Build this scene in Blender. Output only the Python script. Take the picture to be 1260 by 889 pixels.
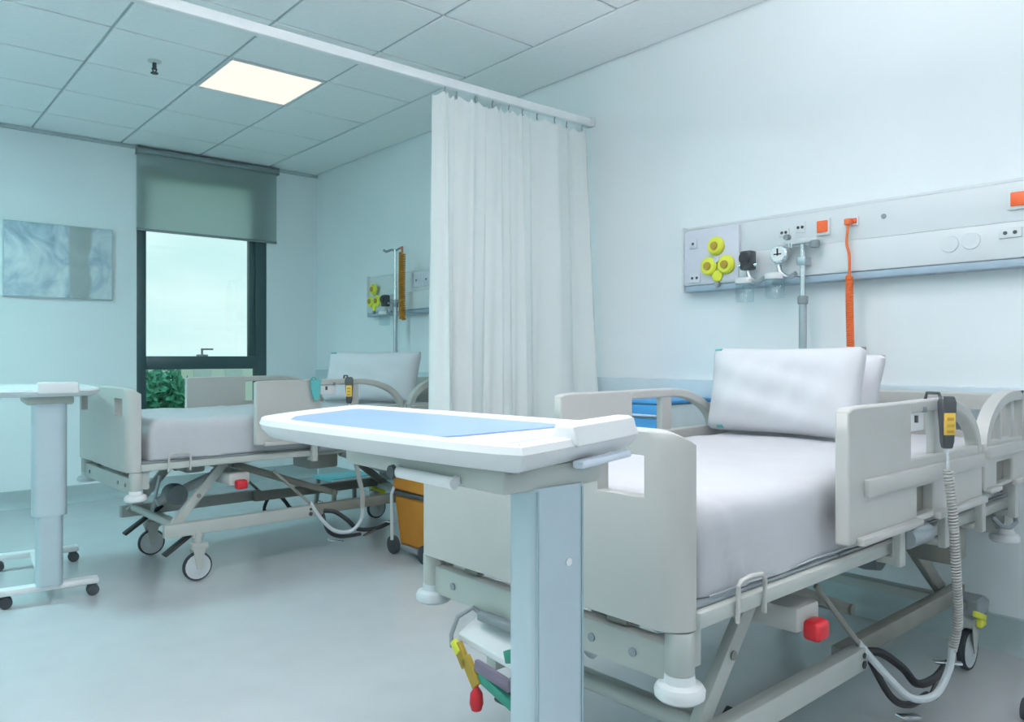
import bpy, bmesh, math, random
from mathutils import Vector, Matrix
random.seed(7)
R = math.radians
for o in list(bpy.data.objects): bpy.data.objects.remove(o)
scene = bpy.context.scene
COL = scene.collection

# ------------------------------------------------------------------ camera, world, exposure
XW, YW, HC = 3.522, 7.066, 2.965            # head wall, window wall, ceiling height
XL, YB = -1.9, -2.0                         # opposite walls
cam_d = bpy.data.cameras.new('camera'); cam = bpy.data.objects.new('camera', cam_d); COL.objects.link(cam)
cam.location = (0, 0, 1.17); cam.rotation_euler = (R(90), 0, R(-40.6))
cam_d.sensor_width = 36; cam_d.lens = 36 * 955 / 1260; cam_d.shift_y = -4.5 / 1260
cam_d.clip_start = .05; cam_d.clip_end = 800
scene.camera = cam
w = bpy.data.worlds.new('overcast_sky'); scene.world = w; w.use_nodes = True
nt = w.node_tree; nt.nodes.clear()
wo = nt.nodes.new('ShaderNodeOutputWorld'); bg = nt.nodes.new('ShaderNodeBackground')
tc = nt.nodes.new('ShaderNodeTexCoord'); mp = nt.nodes.new('ShaderNodeMapping'); mp.inputs['Scale'].default_value = (2, 2, 7)
nz = nt.nodes.new('ShaderNodeTexNoise'); nz.inputs['Scale'].default_value = 2.2; nz.inputs['Detail'].default_value = 4
rp = nt.nodes.new('ShaderNodeValToRGB')
rp.color_ramp.elements[0].position = .3; rp.color_ramp.elements[0].color = (.72, .86, .88, 1)
rp.color_ramp.elements[1].position = .7; rp.color_ramp.elements[1].color = (.98, 1, 1, 1)
nt.links.new(tc.outputs['Generated'], mp.inputs[0]); nt.links.new(mp.outputs[0], nz.inputs['Vector'])
nt.links.new(nz.outputs['Fac'], rp.inputs[0]); nt.links.new(rp.outputs[0], bg.inputs[0])
bg.inputs[1].default_value = 1.2
nt.links.new(bg.outputs[0], wo.inputs[0])
vs = scene.view_settings
vs.view_transform = 'Standard'; vs.look = 'None'; vs.gamma = 1; vs.exposure = -.06; vs.use_curve_mapping = False
# first ceiling panel is visible, the others are unseen fill panels added for brightness: cell centre x, y, emission colour, emission strength
PANELS = [(2.06, 4.9425, (1.0, .955, .86), 1.1),
          (-.50, 4.9425, (.47, .91, .95), 58),
          (2.06, 1.7175, (.985, .955, 1.0), 8.5), (.78, 1.7175, (.985, .955, 1.0), 8.5), (-.50, 1.7175, (.985, .955, 1.0), 8.5),
          (2.06, -.8625, (.985, .955, 1.0), 10), (.78, -.8625, (.985, .955, 1.0), 5)]
SUSPENDED_FILL = ((.985, .955, 1.0), 185, 11)         # suspended fill light added unseen above the frame: colour, upward strength, downward strength

# ------------------------------------------------------------------ materials
MATS = {}
def mat(name, col, rough=.5, metal=0, var=.04, scale=8, bump=0, bscale=60, trans=0, spec=.5, coat=0):
    if name in MATS: return MATS[name]
    m = bpy.data.materials.new(name); m.use_nodes = True; t = m.node_tree; b = t.nodes['Principled BSDF']
    b.inputs['Roughness'].default_value = rough; b.inputs['Metallic'].default_value = metal
    b.inputs['Specular IOR Level'].default_value = spec; b.inputs['Coat Weight'].default_value = coat
    c = t.nodes.new('ShaderNodeTexCoord'); n = t.nodes.new('ShaderNodeTexNoise')
    n.inputs['Scale'].default_value = scale; n.inputs['Detail'].default_value = 3
    r = t.nodes.new('ShaderNodeValToRGB')
    r.color_ramp.elements[0].position = .3; r.color_ramp.elements[1].position = .7
    r.color_ramp.elements[0].color = (*[max(0, x * (1 - var)) for x in col], 1)
    r.color_ramp.elements[1].color = (*[min(1, x * (1 + var)) for x in col], 1)
    t.links.new(c.outputs['Object'], n.inputs['Vector']); t.links.new(n.outputs['Fac'], r.inputs[0]); t.links.new(r.outputs[0], b.inputs['Base Color'])
    if bump:
        n2 = t.nodes.new('ShaderNodeTexNoise'); n2.inputs['Scale'].default_value = bscale; n2.inputs['Detail'].default_value = 3
        bp = t.nodes.new('ShaderNodeBump'); bp.inputs['Strength'].default_value = bump; bp.inputs['Distance'].default_value = .01
        t.links.new(c.outputs['Object'], n2.inputs['Vector']); t.links.new(n2.outputs['Fac'], bp.inputs['Height']); t.links.new(bp.outputs[0], b.inputs['Normal'])
    if trans:
        o = t.nodes['Material Output']; tr = t.nodes.new('ShaderNodeBsdfTranslucent'); mx = t.nodes.new('ShaderNodeMixShader')
        mx.inputs[0].default_value = trans; t.links.new(r.outputs[0], tr.inputs[0])
        t.links.new(b.outputs[0], mx.inputs[1]); t.links.new(tr.outputs[0], mx.inputs[2]); t.links.new(mx.outputs[0], o.inputs[0])
    MATS[name] = m; return m
def emis(name, col, st):
    m = bpy.data.materials.new(name); m.use_nodes = True; t = m.node_tree; t.nodes.clear()
    o = t.nodes.new('ShaderNodeOutputMaterial'); e = t.nodes.new('ShaderNodeEmission')
    e.inputs[0].default_value = (*col, 1); e.inputs[1].default_value = st; t.links.new(e.outputs[0], o.inputs[0]); return m
def clear(name, tint, gloss=.06, rough=.02):
    m = bpy.data.materials.new(name); m.use_nodes = True; t = m.node_tree; t.nodes.clear()
    o = t.nodes.new('ShaderNodeOutputMaterial'); a = t.nodes.new('ShaderNodeBsdfTransparent'); g = t.nodes.new('ShaderNodeBsdfGlossy')
    a.inputs[0].default_value = (*tint, 1); g.inputs['Roughness'].default_value = rough
    x = t.nodes.new('ShaderNodeMixShader'); x.inputs[0].default_value = gloss
    t.links.new(a.outputs[0], x.inputs[1]); t.links.new(g.outputs[0], x.inputs[2]); t.links.new(x.outputs[0], o.inputs[0]); MATS[name] = m; return m

M = dict(
 wall=mat('wall_paint', (.875, .925, .945), .55, var=.012, scale=2, bump=.03, bscale=120),
 ceil=mat('ceiling_tile', (.92, .95, .96), .8, var=.02, scale=30, bump=.15, bscale=300),
 grid=mat('ceiling_grid', (.50, .58, .60), .6),
 floor=mat('vinyl_floor', (.54, .56, .58), .22, var=.03, scale=5, bump=.01, bscale=200, spec=.45),
 cove=mat('floor_cove', (.44, .53, .54), .4),
 bumper=mat('wall_guard', (.62, .73, .78), .45),
 bed=mat('bed_plastic', (.51, .515, .49), .38, var=.015),
 bedmet=mat('bed_frame_paint', (.48, .51, .48), .4, var=.03),
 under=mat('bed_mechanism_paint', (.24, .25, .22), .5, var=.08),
 sheet=mat('cotton_sheet', (.545, .555, .58), .85, var=.012, bump=.3, bscale=16),
 pillow=mat('pillow_cotton', (.66, .67, .70), .85, var=.01, bump=.1, bscale=14),
 hem=mat('sheet_hem', (.42, .45, .48), .85),
 white=mat('white_plastic', (.80, .82, .83), .32, var=.01),
 blue=mat('blue_inset', (.28, .42, .78), .35, var=.03),
 pale=mat('pale_tray', (.70, .78, .88), .35),
 alu=mat('anodised_column', (.52, .63, .68), .42, .35, var=.03),
 alud=mat('anodised_column_dark', (.38, .50, .55), .40, .45, var=.03),
 chrome=mat('chrome', (.75, .78, .80), .18, 1),
 steel=mat('brushed_steel', (.45, .50, .53), .32, .85, var=.08),
 black=mat('black_rubber', (.02, .023, .026), .55, var=.2),
 dark=mat('dark_plastic', (.05, .06, .065), .45, var=.1),
 grey=mat('grey_plastic', (.25, .29, .31), .5),
 tyre=mat('tyre_rubber', (.035, .045, .055), .6, var=.15),
 hub=mat('castor_hub', (.60, .66, .68), .4),
 red=mat('red_plastic', (.55, .015, .025), .4),
 orange=mat('orange_plastic', (.72, .15, .04), .4),
 socket=mat('orange_socket', (.80, .13, .03), .4),
 bin=mat('orange_bin_plastic', (.50, .21, .02), .45, var=.06),
 yellow=mat('yellow_plastic', (.75, .78, .06), .4),
 amber=mat('amber_plastic', (.75, .48, .08), .45),
 olive=mat('ochre_plastic', (.42, .29, .03), .5),
 green=mat('green_plastic', (.03, .28, .20), .45),
 teal=mat('teal_print', (.10, .42, .42), .6),
 purple=mat('mauve_plastic', (.20, .17, .23), .5),
 unit=mat('service_panel', (.74, .78, .80), .4, var=.008),
 unit2=mat('service_panel_lavender', (.68, .70, .78), .4, var=.008),
 lip=mat('service_strip', (.36, .47, .56), .4),
 slate=mat('window_aluminium', (.055, .10, .11), .4, .3),
 blind=mat('blind_fabric', (.55, .64, .64), .8, var=.02, scale=200, bump=.1, bscale=500, trans=.55),
 blindbox=mat('blind_hem', (.25, .30, .31), .6),
 curtain=mat('curtain_cloth', (.92, .94, .93), .85, var=.012, scale=3, bump=.08, bscale=300, trans=.22),
 locker=mat('locker_laminate', (.62, .72, .74), .4),
 blue2=mat('blue_drawer', (.06, .30, .62), .4),
 teal2=mat('teal_top', (.12, .50, .56), .4),
 wood=mat('tan_plastic', (.30, .24, .18), .5),
)
CLEARJAR = clear('clear_plastic', (.90, .96, .97), .12, .05)
GLASS = clear('tinted_glass', (.84, .97, .96), .05, .01)

# ------------------------------------------------------------------ mesh helpers
class MB:
    def __init__(s, off=(0, 0, 0)): s.bm = bmesh.new(); s.off = Vector(off)
    def _add(s, t):
        me = bpy.data.meshes.new('tmp'); t.to_mesh(me); t.free(); s.bm.from_mesh(me); bpy.data.meshes.remove(me); return s
    def box(s, x0, x1, y0, y1, z0, z1, bev=0, mtx=None, seg=2):
        t = bmesh.new(); bmesh.ops.create_cube(t, size=1)
        for v in t.verts: v.co = Vector(((x0 + x1) / 2 + v.co.x * (x1 - x0), (y0 + y1) / 2 + v.co.y * (y1 - y0), (z0 + z1) / 2 + v.co.z * (z1 - z0)))
        if bev: bmesh.ops.bevel(t, geom=list(t.edges), offset=bev, segments=seg, affect='EDGES', profile=.5)
        if mtx: bmesh.ops.transform(t, matrix=mtx, verts=list(t.verts))
        return s._add(t)
    def bar(s, p, q, a, b, bev=0, up=(0, 0, 1)):          # box section a (sideways) x b (up) from p to q
        p, q = Vector(p), Vector(q); d = q - p; L = d.length; d.normalize(); u = Vector(up)
        if abs(d.dot(u)) > .99: u = Vector((1, 0, 0))
        sx = d.cross(u).normalized(); uz = sx.cross(d).normalized()
        m = Matrix((( *d,), (*sx,), (*uz,))).transposed().to_4x4(); m.translation = p
        return s.box(0, L, -a / 2, a / 2, -b / 2, b / 2, bev, m)
    def cyl(s, p, q, r, r2=None, n=16):
        r2 = r if r2 is None else r2
        p, q = Vector(p), Vector(q); d = (q - p).normalized()
        a = d.orthogonal().normalized(); b = d.cross(a)
        A = [s.bm.verts.new(p + (a * math.cos(2 * math.pi * i / n) + b * math.sin(2 * math.pi * i / n)) * r) for i in range(n)]
        B = [s.bm.verts.new(q + (a * math.cos(2 * math.pi * i / n) + b * math.sin(2 * math.pi * i / n)) * r2) for i in range(n)]
        for i in range(n): s.bm.faces.new((A[i], A[(i + 1) % n], B[(i + 1) % n], B[i]))
        s.bm.faces.new(A[::-1]); s.bm.faces.new(B); return s
    def tube(s, pts, r, n=8):
        pts = [Vector(p) for p in pts]; rings = []; a = None
        for i, p in enumerate(pts):
            d = (pts[min(i + 1, len(pts) - 1)] - pts[max(i - 1, 0)]).normalized()
            a = (d.orthogonal() if a is None else a - d * a.dot(d)).normalized(); b = d.cross(a)
            rings.append([s.bm.verts.new(p + (a * math.cos(2 * math.pi * k / n) + b * math.sin(2 * math.pi * k / n)) * r) for k in range(n)])
        for A, B in zip(rings, rings[1:]):
            for k in range(n): s.bm.faces.new((A[k], A[(k + 1) % n], B[(k + 1) % n], B[k]))
        s.bm.faces.new(rings[0][::-1]); s.bm.faces.new(rings[-1]); return s
    def lathe(s, prof, c, axis='Z', n=24):
        c = Vector(c); rings = []
        for r, h in prof:
            ring = []
            for k in range(n):
                t = 2 * math.pi * k / n; u, v = r * math.cos(t), r * math.sin(t)
                ring.append(s.bm.verts.new(c + Vector({'Z': (u, v, h), 'Y': (u, h, v), 'X': (h, u, v)}[axis])))
            rings.append(ring)
        for A, B in zip(rings, rings[1:]):
            for k in range(n): s.bm.faces.new((A[k], A[(k + 1) % n], B[(k + 1) % n], B[k]))
        s.bm.faces.new(rings[0][::-1]); s.bm.faces.new(rings[-1]); return s
    def loft(s, loops, cap=True):
        rings = [[s.bm.verts.new(Vector(p)) for p in L] for L in loops]; n = len(rings[0])
        for A, B in zip(rings, rings[1:]):
            for k in range(n): s.bm.faces.new((A[k], A[(k + 1) % n], B[(k + 1) % n], B[k]))
        if cap: s.bm.faces.new(rings[0][::-1]); s.bm.faces.new(rings[-1])
        return s
    def plate(s, us, vv, front, back, skip=lambda u, v: False):
        F = {}; K = {}
        def g(d, fn, i, j):
            if (i, j) not in d: d[i, j] = s.bm.verts.new(Vector(fn(us[i], vv[j])))
            return d[i, j]
        cells = {(i, j) for i in range(len(us) - 1) for j in range(len(vv) - 1)
                 if not skip((us[i] + us[i + 1]) / 2, (vv[j] + vv[j + 1]) / 2)}
        for i, j in cells:
            q = [(i, j), (i + 1, j), (i + 1, j + 1), (i, j + 1)]
            s.bm.faces.new([g(F, front, *k) for k in q]); s.bm.faces.new([g(K, back, *k) for k in q[::-1]])
            for a, b, nb in ((q[0], q[1], (i, j - 1)), (q[1], q[2], (i + 1, j)), (q[2], q[3], (i, j + 1)), (q[3], q[0], (i - 1, j))):
                if nb not in cells: s.bm.faces.new((g(F, front, *b), g(F, front, *a), g(K, back, *a), g(K, back, *b)))
        return s
    def ribbon(s, path, thick, y0, y1):                    # path of (x, z): band with thickness to the right-hand side, between y0 and y1
        P = [Vector((a, b)) for a, b in path]; loops = []
        for i, p in enumerate(P):
            d = (P[min(i + 1, len(P) - 1)] - P[max(i - 1, 0)]).normalized(); n = Vector((d.y, -d.x)); q = p + n * thick
            loops.append([(p.x, y0, p.y), (p.x, y1, p.y), (q.x, y1, q.y), (q.x, y0, q.y)])
        return s.loft(loops)
    def build(s, name, m, parent=None, ang=38, loc=None, bevel=0):
        for v in s.bm.verts: v.co -= s.off
        bmesh.ops.recalc_face_normals(s.bm, faces=list(s.bm.faces))
        me = bpy.data.meshes.new(name); s.bm.to_mesh(me); s.bm.free()
        for p in me.polygons: p.use_smooth = True
        me.set_sharp_from_angle(angle=R(ang))
        me.materials.append(M[m] if isinstance(m, str) else m)
        o = bpy.data.objects.new(name, me); COL.objects.link(o)
        if parent: o.parent = parent
        if loc: o.location = loc
        if bevel:
            b = o.modifiers.new('bevel', 'BEVEL'); b.width = bevel; b.segments = 2; b.limit_method = 'ANGLE'; b.angle_limit = R(50)
        return o
def tag(o, label=None, cat=None, group=None, kind=None):
    for k, v in (('label', label), ('category', cat), ('group', group), ('kind', kind)):
        if v: o[k] = v
    return o
def thing(name, label, cat, loc=(0, 0, 0), rz=0, group=None):
    o = bpy.data.objects.new(name, None); COL.objects.link(o); o.empty_display_size = .1
    o.location = loc; o.rotation_euler.z = rz
    return tag(o, label, cat, group)
def copy_tree(o, parent=None):
    c = o.copy(); COL.objects.link(c)
    if parent: c.parent = parent
    for ch in [x for x in list(o.children)]: copy_tree(ch, c)
    return c
def struct(o): o['kind'] = 'structure'; return o

# ------------------------------------------------------------------ room shell
T = .15
struct(MB().box(XL - T, XW + T, YB - T, YW + T, -.12, 0).build('floor', 'floor'))
wx0, wx1, wz0, wz1 = 1.865, 3.007, .60, 2.80           # window opening
b = MB()
b.box(XL - T, wx0, YW, YW + T, 0, HC + .12).box(wx1, XW + T, YW, YW + T, 0, HC + .12).box(wx0, wx1, YW, YW + T, 0, wz0).box(wx0, wx1, YW, YW + T, wz1, HC + .12)
struct(b.build('wall_back', 'wall'))
struct(MB().box(XW, XW + T, YB - T, YW, 0, HC + .12).build('wall_right', 'wall'))
SY0, SY1, SZ0, SZ1 = -1.2, 2.6, .60, 2.70            # unseen window added in the left wall for extra daylight
struct(MB().box(XL - T, XL, YB - T, SY0, 0, HC + .12).box(XL - T, XL, SY1, YW, 0, HC + .12).box(XL - T, XL, SY0, SY1, 0, SZ0).box(XL - T, XL, SY0, SY1, SZ1, HC + .12).build('wall_left', 'wall'))
struct(MB().box(XL, XW, YB - T, YB, 0, HC + .12).build('wall_front', 'wall'))
def cove(name, pts, nrm):
    # coved vinyl skirting: quarter-round foot, upstand
    prof = [(.0, .0), (.05, .0), (.028, .008), (.012, .024), (.006, .05), (.006, .13), (.0, .135)]
    loops = [[(p[0] + nrm[0] * d, p[1] + nrm[1] * d, z + .0005) for d, z in prof] for p in pts]
    struct(MB().loft(loops).build(name, 'cove'))
cove('baseboard_back', [(XL, YW), (XW, YW)], (0, -1))
cove('baseboard_right', [(XW, YW - .051), (XW, YB)], (-1, 0))
cove('baseboard_left', [(XL, YW - .051), (XL, YB)], (1, 0))
# wall guard rail along the head wall
struct(MB().box(XW - .028, XW, YB + .02, YW - .01, .90, 1.05, .01).build('trim_1', 'bumper'))
# ceiling: grid slab with proud tiles
ceil = struct(MB().box(XL - T, XW + T, YB - T, YW + T, HC + .012, HC + .12).build('ceiling', 'grid'))
gx = [3.02 - .64 * k for k in range(8)][::-1]; gx = [XL] + [x for x in gx if x > XL + .1] + [XW]
gy = [5.265 + .645 * k for k in range(-11, 3)]; gy = [YB] + [y for y in gy if y > YB + .1] + [YW]
cells_lit = {(round(p[0], 2), round(p[1], 2)) for p in PANELS}
G = .008; tile_mesh = {}
for i in range(len(gx) - 2):
    for j in range(len(gy) - 1):
        x0, x1, y0, y1 = gx[i], gx[i + 1], gy[j], gy[j + 1]; cx, cy = (x0 + x1) / 2, (y0 + y1) / 2
        if any(abs(cx - p[0]) < .05 and abs(cy - p[1]) < .05 for p in PANELS): continue
        k = (round(x1 - x0, 3), round(y1 - y0, 3))
        if k not in tile_mesh:
            o = MB().box(-(x1 - x0) / 2 + G, (x1 - x0) / 2 - G, -(y1 - y0) / 2 + G, (y1 - y0) / 2 - G, HC, HC + .013, .004, seg=1).build('ceiling_tile', 'ceil', ceil); tile_mesh[k] = o.data
        else:
            o = bpy.data.objects.new('ceiling_tile', tile_mesh[k]); COL.objects.link(o); o.parent = ceil
        o.location = (cx, cy, 0)
MB().box(gx[-2] + G, XW - .012, YB + .01, YW - .01, HC, HC + .013, .004, seg=1).build('ceiling_margin', 'ceil', ceil)
# shadow-gap trim round the window wall
struct(MB().box(XL, XW, YW - .02, YW, HC - .03, HC - .004).build('trim_2', 'grid'))

labels_p = ['lit square cream-white light panel in the ceiling grid near the window', 'added unseen ceiling fill panel beside the left wall at the window end'] + \
    ['added unseen ceiling fill panel %s' % q for q in ('above the near bed with the orange cord', 'above the blue-topped table in front of the near bed', 'between the near table and the left wall', 'behind the camera nearest the head wall', 'straight behind the camera')]
for (px, py, c, st), lb in zip(PANELS, labels_p):
    t = thing('ceiling_light', lb, 'ceiling light', (px, py, HC), 0, 'square light panels in the ceiling')
    f = MB(); 
    for a, bb, c0, c1 in ((-.309, .309, -.3115, -.298), (-.309, .309, .298, .3115), (-.309, -.296, -.298, .298), (.296, .309, -.298, .298)):
        f.box(a, bb, c0, c1, -.004, .012)
    f.build('frame', 'white', t)
    MB().box(-.296, .296, -.298, .298, .001, .010).build('diffuser', emis('panel_glow', c, st), t)
su = thing('added_fill_light', 'added long white suspended fill light unseen above the frame', 'fill light', (.45, 1.0, 2.30))
for s_, x0 in ((-1, -.064), (1, .060)): MB().box(-1.35, 1.35, x0, x0 + .004, -.03, .03).build('housing_side', 'white', su)
for x0 in (-1.354, 1.35): MB().box(x0, x0 + .004, -.064, .064, -.03, .03).build('housing_end', 'white', su)
MB().box(-1.348, 1.348, -.058, .058, .010, .018).build('upper_diffuser', emis('upward_glow', SUSPENDED_FILL[0], SUSPENDED_FILL[1]), su)
MB().box(-1.348, 1.348, -.058, .058, -.026, -.018).build('lower_diffuser', emis('downward_glow', SUSPENDED_FILL[0], SUSPENDED_FILL[2]), su)
for x0 in (-1.1, 1.1): MB().cyl((x0, 0, .018), (x0, 0, HC - 2.30), .003, n=8).build('wire', 'chrome', su)
# sprinkler
t = thing('sprinkler_head', 'small dark fire sprinkler head hanging from a ceiling tile', 'sprinkler', (1.414, 4.975, HC))
MB().lathe([(.038, 0), (.038, -.006), (.02, -.012)], (0, 0, 0)).build('rosette', 'hub', t)
MB().cyl((0, 0, -.01), (0, 0, -.05), .012).cyl((0, 0, -.072), (0, 0, -.076), .022).bar((-.014, 0, -.045), (-.004, 0, -.074), .006, .006).bar((.014, 0, -.045), (.004, 0, -.074), .006, .006).build('nozzle', 'dark', t)

# ------------------------------------------------------------------ window
win = struct(bpy.data.objects.new('window_1', None)); COL.objects.link(win); win.location = (0, YW, 0)
ya, yb_ = .0, .075
f = MB(); f.box(wx0, 1.942, ya, yb_, wz0, wz1, .004).box(2.90, wx1, ya, yb_, wz0, wz1, .004).box(1.942, 2.90, ya, yb_, wz0, wz0 + .07, .004).box(1.942, 2.90, ya, yb_, wz1 - .07, wz1, .004).build('window_frame', 'slate', win)
MB().box(1.942, 2.90, ya - .012, yb_, 1.065, 1.18, .004).build('transom', 'slate', win)
MB().box(2.845, 2.90, .01, yb_ - .005, 1.18, wz1 - .07, .003).build('sash_stile', 'slate', win)
MB().box(1.942, 2.845, .022, .030, 1.18, wz1 - .07).build('pane', GLASS, win)
MB().box(1.942, 2.90, .022, .030, wz0 + .07, 1.065).build('pane', GLASS, win)
h_ = MB(); h_.box(2.36, 2.46, -.012, .005, 1.178, 1.196, .004).box(2.395, 2.41, -.03, -.008, 1.19, 1.25, .004).box(2.41, 2.50, -.03, -.015, 1.235, 1.25, .004).build('handle', 'grey', win)
MB().box(wx0 - .01, wx1 + .01, -.02, .015, wz0 - .03, wz0, .004).build('window_sill', 'wall', win)
win2 = struct(bpy.data.objects.new('added_window', None)); COL.objects.link(win2); win2.location = (XL, 0, 0)  # added for the daylight it lets in, never in view
for k in range(4):
    yc = SY0 + (SY1 - SY0) * k / 3; yc = min(max(yc, SY0 + .03), SY1 - .03); MB().box(-.10, -.03, yc - .03, yc + .03, SZ0, SZ1, .003).build('mullion', 'slate', win2)
for zc in (SZ0 + .03, SZ1 - .03):
    for k in range(3): MB().box(-.10, -.03, SY0 + .06 + 1.2667 * k - (.03 if k else 0), SY0 + 1.2367 + 1.2667 * k - (.03 if k == 2 else 0), zc - .03, zc + .03).build('window_frame', 'slate', win2)
for k in range(3): MB().box(-.066, -.06, SY0 + .06 + 1.2667 * k - (.03 if k else 0), SY0 + 1.2367 + 1.2667 * k - (.03 if k == 2 else 0), SZ0 + .06, SZ1 - .06).build('pane', GLASS, win2)
bl = thing('roller_blind', 'grey roller blind half lowered over the top of the window', 'blind', (2.47, YW - .024, 0))
x0, x1 = 1.857 - 2.47, 3.095 - 2.47
mb = MB(); rr_ = [[mb.bm.verts.new((x0 + (x1 - x0) * i / 8, -.002 * math.sin(i * 1.3) * (1 - j / 4), 2.262 + .668 * j / 4)) for j in range(5)] for i in range(9)]
for i in range(8):
    for j in range(4): mb.bm.faces.new((rr_[i][j], rr_[i + 1][j], rr_[i + 1][j + 1], rr_[i][j + 1]))
mb.build('blind_fabric', 'blind', bl)
MB().cyl((x0, -.024, 2.925), (x1, -.024, 2.925), .026, n=20).build('roller_tube', 'blindbox', bl)
MB().box(x0, x1, -.007, .007, 2.245, 2.268, .003).build('bottom_bar', 'blindbox', bl)
for a_ in (x0 - .004, x1): MB().box(a_, a_ + .004, -.055, .02, 2.89, 2.955).build('bracket', 'blindbox', bl)

# abstract canvas
m = bpy.data.materials.new('abstract_print'); m.use_nodes = True; nt = m.node_tree; bs = nt.nodes['Principled BSDF']; bs.inputs['Roughness'].default_value = .25
tc = nt.nodes.new('ShaderNodeTexCoord'); nz = nt.nodes.new('ShaderNodeTexNoise'); nz.inputs['Scale'].default_value = 3.4; nz.inputs['Distortion'].default_value = 1.6; nz.inputs['Detail'].default_value = 4
rp = nt.nodes.new('ShaderNodeValToRGB'); e = rp.color_ramp.elements; e[0].position = .30; e[0].color = (.24, .34, .42, 1); e[1].position = .72; e[1].color = (.86, .92, .97, 1)
q = rp.color_ramp.elements.new(.46); q.color = (.50, .61, .70, 1); q = rp.color_ramp.elements.new(.56); q.color = (.68, .78, .82, 1)
sx = nt.nodes.new('ShaderNodeSeparateXYZ'); ad = nt.nodes.new('ShaderNodeMath'); ad.operation = 'MULTIPLY_ADD'; ad.inputs[1].default_value = .10
n2 = nt.nodes.new('ShaderNodeTexNoise'); n2.inputs['Scale'].default_value = 7
rb = nt.nodes.new('ShaderNodeValToRGB'); rb.color_ramp.interpolation = 'LINEAR'; rb.color_ramp.elements[0].position = .0; rb.color_ramp.elements[0].color = (0, 0, 0, 1)
for pos, v in ((.62, 0), (.65, .85), (.82, .85), (.85, 0)):
    q = rb.color_ramp.elements.new(pos); q.color = (v, v, v, 1)
rb.color_ramp.elements[-1].color = (0, 0, 0, 1)
a2 = nt.nodes.new('ShaderNodeMath'); a2.operation = 'MULTIPLY_ADD'; a2.inputs[1].default_value = 1.31; a2.inputs[2].default_value = .5
mx = nt.nodes.new('ShaderNodeMixRGB'); mx.inputs[2].default_value = (.42, .47, .46, 1)
nt.links.new(tc.outputs['Object'], nz.inputs['Vector']); nt.links.new(tc.outputs['Object'], n2.inputs['Vector']); nt.links.new(tc.outputs['Object'], sx.inputs[0])
nt.links.new(sx.outputs['X'], a2.inputs[0]); nt.links.new(n2.outputs['Fac'], ad.inputs[0]); nt.links.new(a2.outputs[0], ad.inputs[2])
nt.links.new(ad.outputs[0], rb.inputs[0]); nt.links.new(nz.outputs['Fac'], rp.inputs[0]); nt.links.new(rp.outputs[0], mx.inputs[1]); nt.links.new(rb.outputs[0], mx.inputs[0]); nt.links.new(mx.outputs[0], bs.inputs['Base Color'])
pt = thing('painting', 'abstract blue and grey canvas on the wall left of the window', 'painting', (1.289, YW, 1.935))
MB().box(-.378, .378, -.034, -.002, -.288, .288, .004).build('canvas', m, pt)
MB().box(-.383, -.379, -.03, -.002, -.293, .293).box(.379, .383, -.03, -.002, -.293, .293).box(-.379, .379, -.03, -.002, -.293, -.289).box(-.379, .379, -.03, -.002, .289, .293).build('edge_strip', 'locker', pt)

# ------------------------------------------------------------------ outside
grass = mat('lawn', (.10, .24, .08), .9, var=.3, scale=.3)
struct(MB().box(-150, 220, -150, 420, -4.2, -4).build('ground', grass))
leaf = mat('foliage', (.06, .30, .19), .8, var=.45, scale=1.5); bark = mat('bark', (.10, .08, .06), .9)
def tree(loc, r, hgt, label):
    t = thing('tree', label, 'tree', loc)
    MB().tube([(0, 0, 0), (.1, 0, hgt * .35), (0, .05, hgt * .7)], .16, 8).build('trunk', bark, t)
    rnd = random.Random(int(loc[0] * 10)); bm = MB()
    for _ in range(900):
        d = Vector((rnd.gauss(0, 1), rnd.gauss(0, 1), rnd.gauss(0, 1))).normalized(); p = d * r * (rnd.random() ** .35); p.z = p.z * .95 + hgt - r
        a = Vector((rnd.gauss(0, 1), rnd.gauss(0, 1), rnd.gauss(0, 1))).normalized(); c = a.orthogonal().normalized(); k = rnd.uniform(.10, .22) * r
        v = [bm.bm.verts.new(p + a * k), bm.bm.verts.new(p + c * k * .5), bm.bm.verts.new(p - a * k), bm.bm.verts.new(p - c * k * .5)]
        bm.bm.faces.new(v)
    bm.build('crown', leaf, t)
tree((9.35, 31.5, -4), 1.05, 4.85, 'round green tree outside the lower window pane')
tree((11.0, 33.0, -4), 1.0, 3.9, 'lower green tree outside beside the round one')
conc = mat('pale_concrete', (.74, .76, .72), .8)
bd = thing('far_building', 'long pale building beyond the trees outside the window', 'building', (14, 62, -4))
MB().box(-14, 16, 0, 8, 0, 5.0).build('building_wall', conc, bd)
MB().box(-14.2, 16.2, -.2, 8.2, 5.0, 5.2).build('roof', 'hub', bd)
wm = None
for i in range(12):
    for k in range(2):
        if wm is None: o = MB().box(-.7, .7, -.06, .04, 0, 1.1).build('window', 'hub', bd); wm = o.data  # pale window colour stands in for distance haze
        else: o = bpy.data.objects.new('window', wm); COL.objects.link(o); o.parent = bd
        o.location = (-12.4 + i * 2.45, 0, .9 + k * 2.2)

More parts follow.
